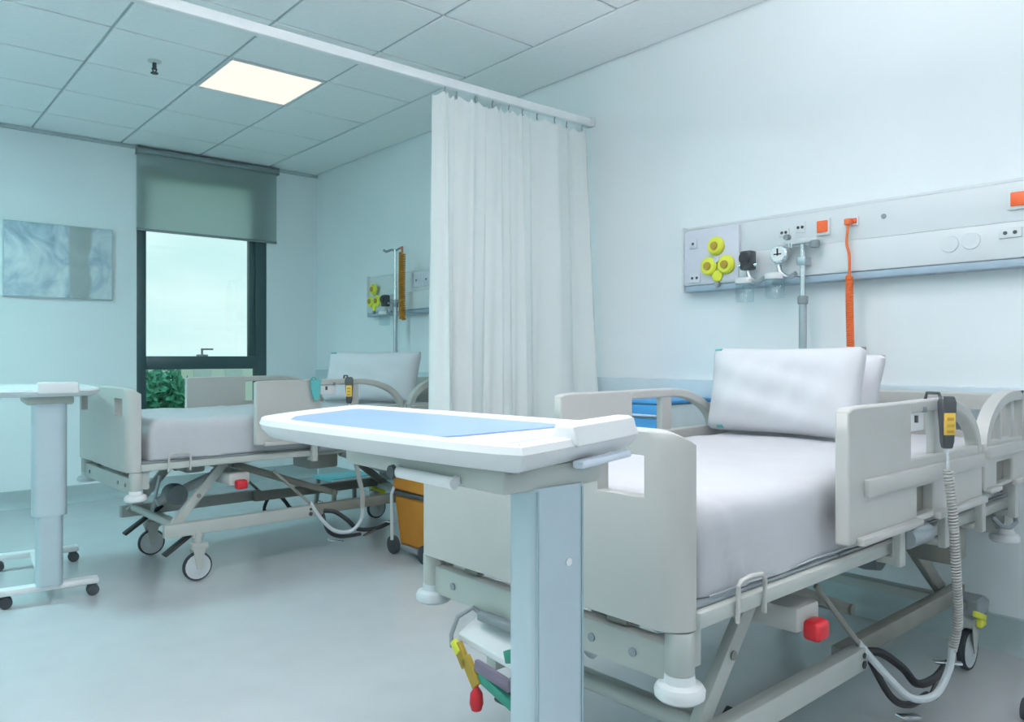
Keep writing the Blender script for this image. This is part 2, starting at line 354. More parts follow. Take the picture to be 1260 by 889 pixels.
# ------------------------------------------------------------------ curtain and track
YR = 3.347
t = thing('curtain_track', 'long white curtain track running from the head wall below the ceiling', 'curtain track', (0, YR, 2.6))
MB().box(XL + .01, XW - .002, -.022, .022, 0, .048, .006).build('rail', mat('track_enamel', (.92, .95, .96), .3), t)
for xx in (-1.3, .3): MB().cyl((xx, 0, .045), (xx, 0, HC - 2.6), .008, n=10).build('hanger_rod', 'white', t)
MB().box(XW - .03, XW - .001, -.03, .03, .0, .056, .004).build('end_bracket', 'white', t)
cu = thing('privacy_curtain', 'white privacy curtain hanging in folds drawn back to the head wall', 'curtain', (2.9, YR, 0))
def cpos(u, v):       # u 0..1 along, v 0 top..1 bottom
    ph = 2 * math.pi * (6.6 * u + .4 * math.sin(5.1 * u) + .22 * math.sin(11 * u + 1) + .10 * v * math.sin(9 * u))
    amp = (.026 + .018 * math.sin(7 * u + 2)) * (.6 + .75 * v)
    x = 2.326 + (3.475 - 2.326) * u + .010 * math.sin(2 * ph) + .02 * v * math.sin(4 * u)*u*(1-u)
    y = amp * math.sin(ph) + .006 * math.sin(3.1 * ph + 4 * v) - .17 * v * u ** 2.2 - .012 * v * math.sin(17 * u)
    z = 2.575 - .025 * abs(math.sin(3.5 * ph / 2)) * (1 - v) ** 6 - v * 2.25
    return (x - 2.9, y, z)
nu, nv = 230, 26; mb = MB(); vsx = [[mb.bm.verts.new(cpos(i / nu, (j / nv) ** 1.15)) for j in range(nv + 1)] for i in range(nu + 1)]
for i in range(nu):
    for j in range(nv): mb.bm.faces.new((vsx[i][j], vsx[i + 1][j], vsx[i + 1][j + 1], vsx[i][j + 1]))
o = mb.build('cloth', 'curtain', cu, ang=80)
hk = None
for k in range(10):
    u = (k + .5) / 10; p = cpos(u, 0)
    if hk is None: ob = MB().tube([(0, 0, -.012), (0, .006, .0), (0, .004, .014), (0, 0, .026)], .0035, 6).build('hook', 'grey', cu); hk = ob.data
    else: ob = bpy.data.objects.new('hook', hk); COL.objects.link(ob); ob.parent = cu
    ob.location = (p[0], p[1] * .6, 2.572)

# ------------------------------------------------------------------ hospital bed
def smooth(path, n=10):
    pts = [Vector(p) for p in path]; C = []
    for i in range(len(pts) - 1):
        p0, p1, p2, p3 = pts[max(i - 1, 0)], pts[i], pts[i + 1], pts[min(i + 2, len(pts) - 1)]
        for k in range(n):
            t = k / n; C.append(.5 * ((2 * p1) + (-p0 + p2) * t + (2 * p0 - 5 * p1 + 4 * p2 - p3) * t * t + (-p0 + 3 * p1 - 3 * p2 + p3) * t ** 3))
    return C + [pts[-1]]
def arc(c, rx, rz, a0, a1, n):
    return [(c[0] + rx * math.cos(R(a0 + (a1 - a0) * i / n)), c[1] + rz * math.sin(R(a0 + (a1 - a0) * i / n))) for i in range(n + 1)]
def end_board(root, x, sgn, z0, z1, name):
    # sgn +1: outer face looks to -x; corners wrap back towards the mattress
    ang = [i * 15 for i in range(1, 7)]
    us = [-.40 - a / 1000 for a in ang[::-1]] + [-.40, -.374, -.244, -.1, .1, .244,  .374, .40] + [.40 + a / 1000 for a in ang]
    vv = [z0, z0 + .12, .877, .965, z1 - .02, z1 - .006, z1]
    def mk(rad):
        def fn(u, v):
            a = max(0, abs(u) - .40) * 1000; s = 1 if u > 0 else -1
            yy = s * .40 + s * rad * math.sin(R(a)) if a > 0 else u
            xx = .062 - rad * math.cos(R(a))
            if v > .97: v -= .03 * (a / 90) ** 2 * (v - .965) / (z1 - .965)
            inset = .006 if v >= z1 - .004 else 0
            return (x + sgn * (xx + (inset if rad > .05 else -inset)), yy, v)
        return fn
    hole = lambda u, v: .244 < abs(u) < .374 and .877 < v < .965
    return MB().plate(us, vv, mk(.062), mk(.024), hole).build(name, 'bed', root, ang=45, bevel=.005)
def side_rail_mid(root, s):
    y0, y1 = s * .482, s * .520
    r = thing_part('side_rail', root)
    fy = lambda yy: (lambda u, v: (u, yy, v - (.010 if u < .63 and v > 1.04 else 0) - (.002 if .63 < u < .65 and v > 1.04 else 0)))
    us = [.62, .64, .70, 1.0, 1.04, 1.16, 1.30, 1.45, 1.575]; vv = [.70, .718, .80, .86, .885, .97, 1.03, 1.045]
    skip = lambda u, v: (u > 1.0 and v > .885) or (1.04 < u < 1.16 and .718 < v < .80)
    mb = MB().plate(us, vv, fy(y0), fy(y1), skip)
    mb.build('panel', 'bed', r, bevel=.007)
    pth = [(.995, 1.045), (1.1, 1.047), (1.22, 1.047)] + arc((1.24, .87), .325, .177, 88, 4, 14) + [(1.566, .86)]
    MB().ribbon(pth, .034, y0 - s * .002, y1 + s * .002).build('arch', 'bed', r, ang=60, bevel=.006)
    MB().box(1.185, 1.25, min(y0, y1) + .006, max(y0, y1) - .006, .875, 1.025, .004).build('divider', 'bed', r)
    if s < 0: MB().box(1.0, 1.10, min(y0, y1) + .004, max(y0, y1) - .004, .960, 1.02, .004).build('control_pad', 'white', r)
    if s < 0:
        MB().box(1.03, 1.04, -.523, -.514, .985, 1.005).build('button', 'dark', r)
        MB().box(1.075, 1.090, -.529, -.512, 1.012, 1.028, .003).build('button', 'grey', r)
    ya_, yb2 = sorted((s * .515, s * .534))
    MB().box(.70, 1.555, ya_, yb2, .812, .858, .006).build('ledge', 'bed', r)
    ya_, yb2 = sorted((s * .515, s * .540))
    for a_, b_ in ((.66, 1.04), (1.16, 1.57)): MB().box(a_, b_, ya_, yb2, .695, .716, .006).build('lower_lip', 'bed', r)
    ya_, yb2 = sorted((s * .478, s * .490)); MB().box(1.035, 1.165, ya_, yb2, .712, .806).build('slot_back', 'under', r)
    return r
def side_rail_head(root, s):
    y0, y1 = s * .482, s * .520
    r = thing_part('side_rail', root)
    us = [1.60, 1.64, 1.72, 1.885, 1.96, 2.03]; vv = [.722, .735, .81, .86, .885]
    MB().plate(us, vv, lambda u, v: (u, y0, v), lambda u, v: (u, y1, v), lambda u, v: 1.72 < u < 1.885 and .735 < v < .81).build('panel', 'bed', r, bevel=.007)
    pth = [(1.605, .86)] + arc((1.91, .87), .30, .18, 176, 92, 14) + [(1.95, 1.05), (2.0, 1.05)] + arc((2.0, 1.02), .03, .03, 80, 0, 4) + [(2.03, .87)]
    MB().ribbon(pth, .034, y0 - s * .002, y1 + s * .002).build('arch', 'bed', r, ang=60, bevel=.006)
    MB().box(1.90, 1.935, min(y0, y1) + .008, max(y0, y1) - .008, .875, 1.03, .004).build('divider', 'bed', r)
    MB().box(1.78, 1.80, min(y0, y1) + .008, max(y0, y1) - .008, .875, .985, .004).build('divider', 'bed', r)
    ya_, yb2 = sorted((s * .515, s * .534)); MB().box(1.61, 2.02, ya_, yb2, .832, .872, .006).build('ledge', 'bed', r)
    ya_, yb2 = sorted((s * .515, s * .538)); 
    for a_, b_ in ((1.61, 1.72), (1.885, 2.02)): MB().box(a_, b_, ya_, yb2, .717, .735, .005).build('lower_lip', 'bed', r)
    ya_, yb2 = sorted((s * .478, s * .490)); MB().box(1.715, 1.89, ya_, yb2, .73, .815).build('slot_back', 'under', r)
    return r
def thing_part(name, root):
    o = bpy.data.objects.new(name, None); COL.objects.link(o); o.parent = root; o.empty_display_size = .05; return o
def castor(root, x, y, pedal, s, face=1):
    c = thing_part('castor', root)
    wy = y
    MB().lathe([(.0655, -.012), (.072, -.014), (.075, -.009), (.075, .009), (.072, .014), (.0655, .012)], (x, wy, .0755), 'Y', 28).build('tyre', 'tyre', c)
    MB().lathe([(.012, -.024), (.02, -.02), (.05, -.012), (.0655, -.013), (.0655, .013), (.05, .012), (.02, .02), (.012, .024)], (x, wy, .0755), 'Y', 20).build('wheel_hub', 'hub', c)
    for ss in (-1, 1):
        MB().loft([[(x - .012, wy + ss * k, .066), (x + .012, wy + ss * k, .066), (x + .04, wy + ss * k, .19), (x - .035, wy + ss * k, .19)] for k in (.024, .030)]).build('fork_cheek', 'bedmet', c, bevel=.003)
    MB().box(x - .04, x + .05, wy - .031, wy + .031, .165, .20, .01).cyl((x, wy, .19), (x, wy, .262), .024).build('fork_crown', 'bedmet', c)
    if pedal == 'black':
        MB().bar((x - .16, wy - .03 * s, .150), (x + .05, wy - .03 * s, .292), .055, .016, .005).build('brake_pedal', 'black', c)
        MB().cyl((x, wy, .232), (x, wy - s * .05, .232), .012, n=10).build('pedal_axle', 'grey', c)
    else:
        MB().loft([[(x - .03, wy + k, .205), (x + .085, wy + k, .205), (x + .10, wy + k, .25), (x + .05, wy + k, .275), (x - .03, wy + k, .27)] for k in (-.045, .04)]).build('brake_cover', 'grey', c, bevel=.006)
        MB().bar((x - .075, wy - .047, .235), (x + .04, wy - .047, .195), .012, .022, .003).box(x - .005, x + .05, wy - .05, wy - .03, .165, .205, .005).build('steer_lever', 'yellow', c)
    return c
def make_bed(label, loc, rz):
    root = thing('hospital_bed', label, 'bed', loc, rz, 'hospital beds with heads to the right wall')
    end_board(root, 0, 1, .607, 1.02, 'footboard'); end_board(root, 2.15, -1, .60, 1.03, 'headboard')
    # foot-end frame
    MB().box(.030, .075, -.43, .43, .492, .572, .006).build('foot_crossbar', 'bedmet', root)
    for yy in (-.20, -.32, .32): MB().lathe([(.010, -.004), (.010, 0), (.012, .001)], (.030, yy, .532), 'X', 14).build('bolt', 'grey', root)
    for sx_, xx in ((1, .045), (-1, 2.105)):
        for s in (-1, 1):
            MB().lathe([(.028, .515), (.031, .52), (.031, .60), (.028, .605)], (xx, s * .432, 0)).build('corner_post', 'bedmet', root)
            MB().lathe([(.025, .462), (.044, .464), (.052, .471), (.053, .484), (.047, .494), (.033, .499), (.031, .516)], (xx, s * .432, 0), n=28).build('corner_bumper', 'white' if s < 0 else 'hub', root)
            MB().box(xx - .01 + sx_ * .01, xx + .01 + sx_ * .05, s * .43 - .014, s * .43 + .014, .52, .615, .004).build('bracket', 'bedmet', root)
    for yy in (-.26, .26): MB().box(.045, .08, yy - .03, yy + .03, .575, .64, .004).build('board_socket', 'under', root)
    MB().box(2.075, 2.115, -.44, .44, .495, .582, .006).build('head_crossbar', 'bedmet', root)
    # mattress platform
    for s in (-1, 1): MB().box(.06, 2.09, s * .455 - .018, s * .455 + .018, .612, .646, .005).build('side_beam', 'bedmet', root)
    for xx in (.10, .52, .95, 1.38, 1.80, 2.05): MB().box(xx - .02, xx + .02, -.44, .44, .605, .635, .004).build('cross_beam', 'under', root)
    for a, b2 in ((.065, .70), (.71, 1.12), (1.13, 1.40), (1.41, 2.08)): MB().box(a, b2, -.455, .455, .647, .656, .003).build('platform_panel', 'grey', root)
    # side rails and their posts
    for s in (-1, 1):
        side_rail_mid(root, s); side_rail_head(root, s)
        for xx in (.97, 1.30, 1.625, 1.97):
            MB().box(xx - .018, xx + .018, s * .498 - .012, s * .498 + .012, .585, .735, .004).bar((xx, s * .498, .60), (xx, s * .44, .60), .03, .022, .003).build('rail_post', 'bedmet', root)
        MB().cyl((.99, s * .505, .66), (1.13, s * .505, .66), .030, n=18).build('rail_pivot', 'steel', root)
    # wire hook for bags
    for x0_ in (.185,):
        for s in (-1, 1):
            z_ = .688
            MB().tube([(x0_, s * .480, .600), (x0_, s * .482, .66), (x0_, s * .482, z_ - .01), (x0_ + .012, s * .482, z_), (x0_ + .05, s * .482, z_ + .004), (x0_ + .095, s * .482, z_), (x0_ + .107, s * .482, z_ - .012), (x0_ + .107, s * .482, .65), (x0_ + .107, s * .480, .60)], .0055, 8).build('bag_hook', 'bed', root)
    # chassis
    for s in (-1, 1):
        MB().box(.20, 1.04, s * .36 - .022, s * .36 + .022, .245, .312, .005).build('chassis_beam', 'bedmet', root)
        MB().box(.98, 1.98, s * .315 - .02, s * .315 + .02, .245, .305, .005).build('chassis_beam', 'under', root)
        MB().cyl((1.01, s * .383, .265), (1.01, s * .386, .265), .012, n=12).cyl((1.01, s * .383, .292), (1.01, s * .386, .292), .008, n=12).build('bolt', 'dark', root)
        # lifting legs
        MB().bar((.24, s * .325, .275), (.53, s * .325, .605), .028, .048, .004).build('lift_leg', 'bedmet', root)
        MB().cyl((.385, s * .342, .44), (.385, s * .345, .44), .012, n=12).build('bolt', 'under', root)
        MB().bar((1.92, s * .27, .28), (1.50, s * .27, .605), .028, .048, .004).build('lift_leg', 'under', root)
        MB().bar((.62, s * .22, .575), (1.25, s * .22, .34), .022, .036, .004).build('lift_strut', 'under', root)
        castor(root, .37, s * .36, 'black', s); castor(root, 1.93, s * .36, 'grey', s)
    for xx in (.37, 1.93): MB().box(xx - .03, xx + .03, -.375, .375, .225, .262, .006).build('axle_beam', 'bedmet', root)
    MB().cyl((.26, -.33, .30), (.26, .33, .30), .020).build('lift_shaft', 'bedmet', root)
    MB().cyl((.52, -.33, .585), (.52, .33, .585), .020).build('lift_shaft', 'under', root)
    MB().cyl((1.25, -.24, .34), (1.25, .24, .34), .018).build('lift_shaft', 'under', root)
    # actuators
    MB().cyl((.30, .06, .36), (.78, .06, .54), .026).cyl((.78, .06, .54), (1.02, .06, .585), .016).build('actuator', 'hub', root)
    MB().lathe([(.03, -.07), (.055, -.055), (.062, 0), (.055, .055), (.03, .07)], (.40, .06, .395), 'Y', 20).build('actuator_motor', 'grey', root)
    MB().bar((.34, .12, .50), (.30, .16, .25), .02, .016, .003).build('gas_strut', 'hub', root)
    MB().cyl((1.86, -.05, .36), (1.40, -.05, .56), .026).build('actuator', 'hub', root)
    MB().lathe([(.03, -.07), (.055, -.055), (.062, 0), (.055, .055), (.03, .07)], (1.78, -.05, .40), 'Y', 20).build('actuator_motor', 'grey', root)
    MB().box(1.14, 1.34, -.12, .10, .48, .575, .012).build('control_box', 'bedmet', root)
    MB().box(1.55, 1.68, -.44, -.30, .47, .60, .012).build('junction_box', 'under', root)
    # emergency release with red grip
    for s in (-1, 1):
        a, b2 = sorted((s * .18, s * .445))
        g = MB().box(.505, .62, a, b2, .488, .553, .012).build('release_housing', 'bed', root)
        MB().box(.532, .592, *sorted((s * .440, s * .487)), .470, .520, .012, seg=3).build('release_grip', 'red', g)
        MB().box(.56, .575, *sorted((s * .34, s * .37)), .5525, .5545).build('printed_mark', 'teal', g)
    # foot levers
    for s in (-1, 1):
        g = thing_part('foot_lever', root)
        MB().tube(smooth([(1.12, s * .33, .26), (1.18, s * .36, .25), (1.24, s * .40, .20), (1.30, s * .42, .14), (1.42, s * .43, .128), (1.52, s * .43, .15)], 5), .013, 8).build('lever_arm', 'black', g)
        MB().tube(smooth([(1.10, s * .36, .25), (1.10, s * .42, .16), (1.17, s * .445, .12), (1.30, s * .45, .115)], 5), .011, 8).build('lever_arm', 'black', g)
        MB().bar((1.08, s * .455, .115), (1.17, s * .47, .095), .03, .012, .004).build('pedal_pad', 'chrome', g)
        MB().bar((1.31, s * .46, .10), (1.40, s * .45, .125), .028, .010, .004).build('pedal_pad', 'chrome', g)
        MB().bar((1.49, s * .40, .155), (1.54, s * .47, .155), .028, .010, .004).build('pedal_pad', 'chrome', g)
        MB().bar((.80, s * .34, .53), (1.09, s * .37, .25), .012, .016, .003).build('link_rod', 'under', g)
    MB().tube([(1.84, -.47, .60), (1.86, -.49, .57), (1.92, -.50, .555), (2.0, -.50, .56), (2.04, -.48, .60)], .008, 8).build('release_handle', 'grey', root)
    return root
NB, FB = (1.2564, 1.4249, R(1)), (1.0129, 4.5097, R(2))
def L2W(B, x, y, z):
    c, s = math.cos(B[2]), math.sin(B[2]); return (B[0] + c * x - s * y, B[1] + s * x + c * y, z)
bed1 = make_bed('near white hospital bed with its footboard behind the blue-topped table', (NB[0], NB[1], 0), NB[2])
bed2 = copy_tree(bed1); bed2.location = (FB[0], FB[1], 0); bed2.rotation_euler.z = FB[2]
bed2['label'] = 'far white hospital bed standing in front of the window'

# ---- mattress with tucked sheet
def make_mattress(label, B):
    t = thing('mattress', label, 'mattress', (B[0], B[1], 0), B[2], 'sheeted mattresses on the beds')
    nx, ny = 90, 44; X0, X1, HY, Z0, Z1, rr = .105, 2.055, .452, .659, .862, .055
    rnd = random.Random(3); mb = MB()
    def prof(k):                                     # k 0..1 across: bottom edge, side, top, side, bottom edge
        s = k * 2 - 1; a = abs(s); sg = 1 if s > 0 else -1
        per = [(HY, .0), (HY - .0, Z1 - Z0 - rr), None]
        L1 = Z1 - Z0 - rr; L2 = rr * math.pi / 2; L3 = HY - rr; Lt = L1 + L2 + L3; d = (1 - a) * Lt
        if d < L1: return sg * HY, Z0 + d, 1, 0
        if d < L1 + L2:
            g = (d - L1) / rr; return sg * (HY - rr + rr * math.cos(g)), Z1 - rr + rr * math.sin(g), math.cos(g), math.sin(g)
        return sg * (HY - rr - (d - L1 - L2)), Z1, 0, 1
    rows = []
    for i in range(nx + 1):
        u = i / nx; x = X0 + (X1 - X0) * u; e = min(x - X0, X1 - x); rnd_z = 0 if e > .05 else .05 - math.sqrt(max(0, .05 ** 2 - (.05 - e) ** 2))
        row = []
        for j in range(ny + 1):
            y, z, side, top = prof(j / ny)
            wv = .0025 * math.sin(9 * x + 13 * y) + .002 * math.sin(23 * x - 7 * y) + .004 * math.exp(-((x - .78 - .06 * y) / .018) ** 2)
            z2 = Z0 + (z - Z0) * (1 - rnd_z / (Z1 - Z0)) + top * wv
            fold = side * (.006 * math.sin(14 * x + 2) * (1 - (z - Z0) / .2) + .010 * math.exp(-((x - .16 - .5 * (Z1 - z)) / .02) ** 2) - .006 * math.exp(-((x - .20 - .5 * (Z1 - z)) / .02) ** 2))
            sg = 1 if y > 0 else -1
            yy = y + sg * fold - sg * .004
            if e < .03: yy *= 1 - .03 * (1 - e / .03)
            row.append(mb.bm.verts.new((x, yy, z2)))
        rows.append(row)
    for i in range(nx):
        for j in range(ny): mb.bm.faces.new((rows[i][j], rows[i + 1][j], rows[i + 1][j + 1], rows[i][j + 1]))
    mb.bm.faces.new(rows[0][::1]); mb.bm.faces.new(rows[-1][::-1]); mb.bm.faces.new([r[0] for r in rows] + [r[-1] for r in rows][::-1])
    mb.build('fitted_sheet', 'sheet', t, ang=75)
    for s in (-1, 1):
        MB().tube([(.12 + .0275 * i, s * (.452 + .002 * math.sin(i)), .664) for i in range(70)], .0025, 6).build('sheet_hem', 'hem', t)
    return t
make_mattress('white sheeted mattress on the near bed', NB)
make_mattress('white sheeted mattress on the far bed below the window', FB)

def make_pillow(label, B, x, y, z, W, H, tilt, yaw, thick, marks=(), group='white pillows on the beds'):
    c = L2W(B, x, y, z); t = thing('pillow', label, 'pillow', c, B[2] + yaw, group)
    n = 26; mb = MB(); tl = R(tilt)
    def P(u, v, s):        # u across (local y), v up
        a, b2 = abs(u), abs(v); f = max(0, (1 - a ** 3.2) * (1 - b2 ** 3.2)) ** .55
        uu = u * (1 - .07 * (1 - b2 ** 2) * 0 - .06 * (b2 ** 2) * (1 - a) - .05 * (1 - v * v) * a); vvv = v * (1 - .07 * (1 - u * u) * b2)
        d = s * thick / 2 * f * (1 + .07 * math.sin(5 * u + 3 * v) + .05 * math.sin(9 * v - 4 * u)) + .004 * s * f * math.sin(17 * u + 5 * v)
        rc = 1 - .045 * (a * b2) ** 5; yy = uu * W / 2 * rc; h2 = (vvv * rc + 1) * H / 2
        return Vector((-d * math.cos(tl) + h2 * math.sin(tl), yy, h2 * math.cos(tl) + d * math.sin(tl)))
    grids = []
    for s in (1, -1):
        g = [[None] * (n + 1) for _ in range(n + 1)]
        for i in range(n + 1):
            for j in range(n + 1):
                if s == -1 and (i in (0, n) or j in (0, n)): g[i][j] = grids[0][i][j]
                else: g[i][j] = mb.bm.verts.new(P(i / n * 2 - 1, j / n * 2 - 1, s))
        grids.append(g)
    for g in grids:
        for i in range(n):
            for j in range(n): mb.bm.faces.new((g[i][j], g[i + 1][j], g[i + 1][j + 1], g[i][j + 1]))
    mb.build('pillowcase', 'pillow', t, ang=110)
    for (u0, u1, v0, v1) in marks:
        k = MB(); V = [[k.bm.verts.new(P(u0 + (u1 - u0) * i / 5, v0 + (v1 - v0) * j / 3, 1) + Vector((-.003, 0, .0015))) for j in range(4)] for i in range(6)]
        for i in range(5):
            for j in range(3): k.bm.faces.new((V[i][j], V[i + 1][j], V[i + 1][j + 1], V[i][j + 1]))
        o = k.build('printed_mark', 'teal', t); o.modifiers.new('thick', 'SOLIDIFY').thickness = .001
    return t
make_pillow('large white pillow with teal corner prints propped on the near bed', NB, 1.46, .150, .868, .655, .352, 10, 0, .15, [(.84, .97, .90, .96), (.70, .80, -.97, -.91)])
make_pillow('white pillow half hidden behind the propped pillow on the near bed', NB, 1.64, .17, .885, .64, .32, 20, 0, .12)
make_pillow('white pillow with teal corner print propped on the far bed', FB, 1.62, -.02, .868, .72, .36, 16, R(28), .15, [(.80, .95, .86, .94)])

# ---- bed handsets with coiled cord
def coil(path, r, tr, turns, per=9, straight=0):
    pts = [Vector(p) for p in path]
    # resample with Catmull-Rom
    C = []
    for i in range(len(pts) - 1):
        p0, p1, p2, p3 = pts[max(i - 1, 0)], pts[i], pts[i + 1], pts[min(i + 2, len(pts) - 1)]
        for k in range(16):
            t = k / 16; C.append(.5 * ((2 * p1) + (-p0 + p2) * t + (2 * p0 - 5 * p1 + 4 * p2 - p3) * t * t + (-p0 + 3 * p1 - 3 * p2 + p3) * t ** 3))
    C.append(pts[-1]); out = []; N = turns * per; acc = [0]
    for a, b2 in zip(C, C[1:]): acc.append(acc[-1] + (b2 - a).length)
    fr = None; j = 0
    for i in range(N + 1):
        d = acc[-1] * i / N
        while j < len(acc) - 2 and acc[j + 1] < d: j += 1
        k = (d - acc[j]) / max(1e-6, acc[j + 1] - acc[j]); p = C[j].lerp(C[j + 1], k); tg = (C[j + 1] - C[j]).normalized()
        fr = (tg.orthogonal() if fr is None else fr - tg * fr.dot(tg)).normalized(); bn = tg.cross(fr)
        a = 2 * math.pi * i / per; out.append(p + (fr * math.cos(a) + bn * math.sin(a)) * r)
    return out
def handset(label, B):
    h0 = (1.16, -.556, .905); t = thing('bed_handset', label, 'handset', L2W(B, *h0), B[2], 'handsets hooked on the side rails')
    g = MB().loft([[(a * w_, b2 * d_ , z) for a, b2 in ((-1, -1), (1, -1), (1, 1), (-1, 1))] for z, w_, d_ in ((0, .013, .009), (.02, .017, .011), (.05, .018, .012), (.10, .022, .013), (.135, .023, .013), (.152, .018, .010))])
    body = thing_part('body', t); body.rotation_euler.z = R(-38)
    g.build('shell', 'dark', body, bevel=.004)
    MB().box(-.017, .017, -.0155, -.010, .040, .104, .002).build('keypad', 'amber', body)
    for k in range(3): MB().box(-.010, .010, -.0175, -.0155, .047 + .018 * k, .055 + .018 * k, .0008).build('key', 'olive', body)
    MB().tube([(0, .010, .125), (0, .022, .160), (0, .055, .160), (0, .060, .140)], .005, 8).build('hook', 'dark', t)
    a = MB(); a.tube(smooth([(0, 0, .003), (-.004, -.004, -.03), (-.004, -.004, -.06)]), .004, 6); a.build('cord_lead', 'hub', t)
    MB().tube(coil([(-.004, -.004, -.06), (.012, -.012, -.20), (.045, -.01, -.38), (.085, 0, -.52), (.10, .02, -.615)], .011, .0034, 62), .0034, 5).build('coiled_cord', 'bed', t)
    MB().tube(smooth([(.10, .02, -.61), (.10, .03, -.68), (.05, .05, -.745), (-.04, .08, -.74), (-.10, .12, -.68), (-.14, .20, -.58)]), .011, 8).build('cord_sleeve', 'hub', t)
    return t
handset('yellow and black handset with pale coiled cord on the near bed rail', NB)
handset('yellow and black handset on the rail of the far bed', FB)
# teal tag on far bed rail
tg = thing('teal_tag', 'small teal cloth tag hanging on the far bed side rail', 'tag', L2W(FB, .955, -.545, .93), FB[2])
MB().loft([[(-.035, -.004, .115), (.035, -.004, .115), (.035, .003, .115), (-.035, .003, .115)], [(-.03, -.008, .05), (.02, -.01, .05), (.02, -.004, .05), (-.03, -.002, .05)], [(-.012, -.006, 0), (.016, -.006, 0), (.016, 0, 0), (-.012, 0, 0)]]).build('cloth', 'teal', tg)
MB().tube([(0, 0, .112), (0, .004, .124), (0, .03, .127), (0, .055, .12)], .004, 6).build('loop', 'teal', tg)

# tags and clip hanging below the near footboard
cl = thing('clip_tray', 'white clip tray with yellow and green tags under the near footboard', 'clip tray', L2W(NB, .0, .12, .50), NB[2])
MB().loft([[(-.03, -.13, -.075), (.05, -.13, -.03), (.05, -.13, -.05), (-.03, -.13, -.095)], [(-.03, .10, -.055), (.05, .10, -.015), (.05, .10, -.035), (-.03, .10, -.075)]]).build('tray', 'white', cl, bevel=.004)
MB().tube([(.04, .06, -.03), (.02, .10, .0), (-.02, .115, -.02), (-.045, .11, -.06), (-.05, .10, -.09)], .006, 8).build('wire_arm', 'grey', cl)
MB().box(.0, .03, -.09, .06, -.02, .0, .004).build('mount', 'grey', cl)
MB().bar((-.045, .085, -.075), (-.045, .045, -.125), .016, .03, .003).bar((-.046, .05, -.10), (-.046, .0, -.16), .014, .034, .003).build('ochre_tag', 'olive', cl)
MB().bar((-.05, .095, -.07), (-.05, .07, -.095), .012, .022, .003).build('yellow_tag', 'yellow', cl)
MB().bar((-.04, .0, -.135), (-.04, -.13, -.17), .014, .026, .003).bar((-.035, -.10, -.06), (-.035, -.13, -.05), .02, .03, .003).build('green_tag', 'green', cl)
MB().bar((-.042, .01, -.11), (-.042, -.12, -.125), .014, .03, .003).build('mauve_tag', 'purple', cl)
MB().lathe([(.003, -.225), (.013, -.222), (.018, -.205), (.016, -.18), (.006, -.165), (.004, -.15)], (-.045, .005, 0), n=16).build('red_pull', 'red', cl)

# ------------------------------------------------------------------ overbed tables
def chaikin(poly, n=2):
    for _ in range(n):
        q = []
        for i in range(len(poly)):
            a, b2 = Vector(poly[i]), Vector(poly[(i + 1) % len(poly)]); q += [a.lerp(b2, .25), a.lerp(b2, .75)]
        poly = q
    return poly
def inset(poly, d):
    n = len(poly); out = []
    for i in range(n):
        p, a, b2 = Vector(poly[i]), Vector(poly[i - 1]), Vector(poly[(i + 1) % n])
        t1, t2 = (p - a).normalized(), (b2 - p).normalized(); t = (t1 + t2).normalized(); nn = Vector((-t.y, t.x)); out.append(p + nn * d)
    return out
def castor_small(root, x, y, r=.028):
    c = thing_part('castor', root)
    for s in (-1, 1): MB().lathe([(r * .55, -.006), (r * .93, -.009), (r, -.004), (r, .004), (r * .93, .009), (r * .55, .006)], (x + .005, y + s * .014, r + .0005), 'Y', 20).build('wheel', 'tyre', c)
    MB().box(x - .012, x + .012, y - .004, y + .004, r, r * 2 + .010, .002).lathe([(.02, r * 2 - .004), (.022, r * 2 + .004), (.018, r * 2 + .012)], (x, y, 0), n=14).build('hood', 'dark', c)
TBL = (.797, .862)
nt_ = thing('overbed_table', 'white overbed table with blue inset top in front of the near footboard', 'table', (*TBL, 0))
OUT = [(.650, .762), (.72, .776), (1.03, .868), (1.065, .90), (1.062, .985), (.990, 1.71), (.955, 1.745), (.675, 1.575), (.612, 1.49), (.598, 1.38)]
OUT = [(a - TBL[0], b2 - TBL[1]) for a, b2 in OUT]
base = chaikin(OUT, 2)
def soften(poly, k=.12):
    q = []
    for i in range(len(poly)):
        a, p, b2 = Vector(poly[i - 1]), Vector(poly[i]), Vector(poly[(i + 1) % len(poly)]); q += [p.lerp(a, k), p.lerp(a, k * .35).lerp(p.lerp(b2, k * .35), .5), p.lerp(b2, k)]
    return q
def lp(d, z): return [(p.x, p.y, z) for p in inset(base, d)]
tz = 1.05
top = MB().loft([lp(.045, tz - .040), lp(.02, tz - .036), lp(.004, tz - .020), lp(0, tz - .010), lp(.004, tz), lp(.016, tz + .002), lp(.040, tz + .001), lp(.050, tz - .005), lp(.055, tz - .006)]).build('table_top', 'white', nt_)
INS = [(.700, .985), (1.005, 1.005), (.950, 1.675), (.715, 1.535), (.648, 1.42)]
ins = soften([(a - TBL[0], b2 - TBL[1]) for a, b2 in INS])
MB().loft([[(p.x, p.y, tz - .0058) for p in ins], [(p.x, p.y, tz - .0035) for p in ins]]).build('blue_inset', 'blue', top)
SM = soften([(a - TBL[0], b2 - TBL[1]) for a, b2 in [(.715, .850), (.985, .930), (1.0, .975), (.71, .955)]])
MB().loft([[(p.x, p.y, tz - .0058) for p in SM], [(p.x, p.y, tz - .0038) for p in SM]]).build('small_tray', 'pale', top)
d_ = (Vector((1.03, .868, 0)) - Vector((.72, .776, 0))).normalized(); n_ = Vector((-d_.y, d_.x, 0))
hb0 = Vector((.805 - TBL[0], .806 - TBL[1], 0)); hb1 = Vector((1.02 - TBL[0], .870 - TBL[1], 0))
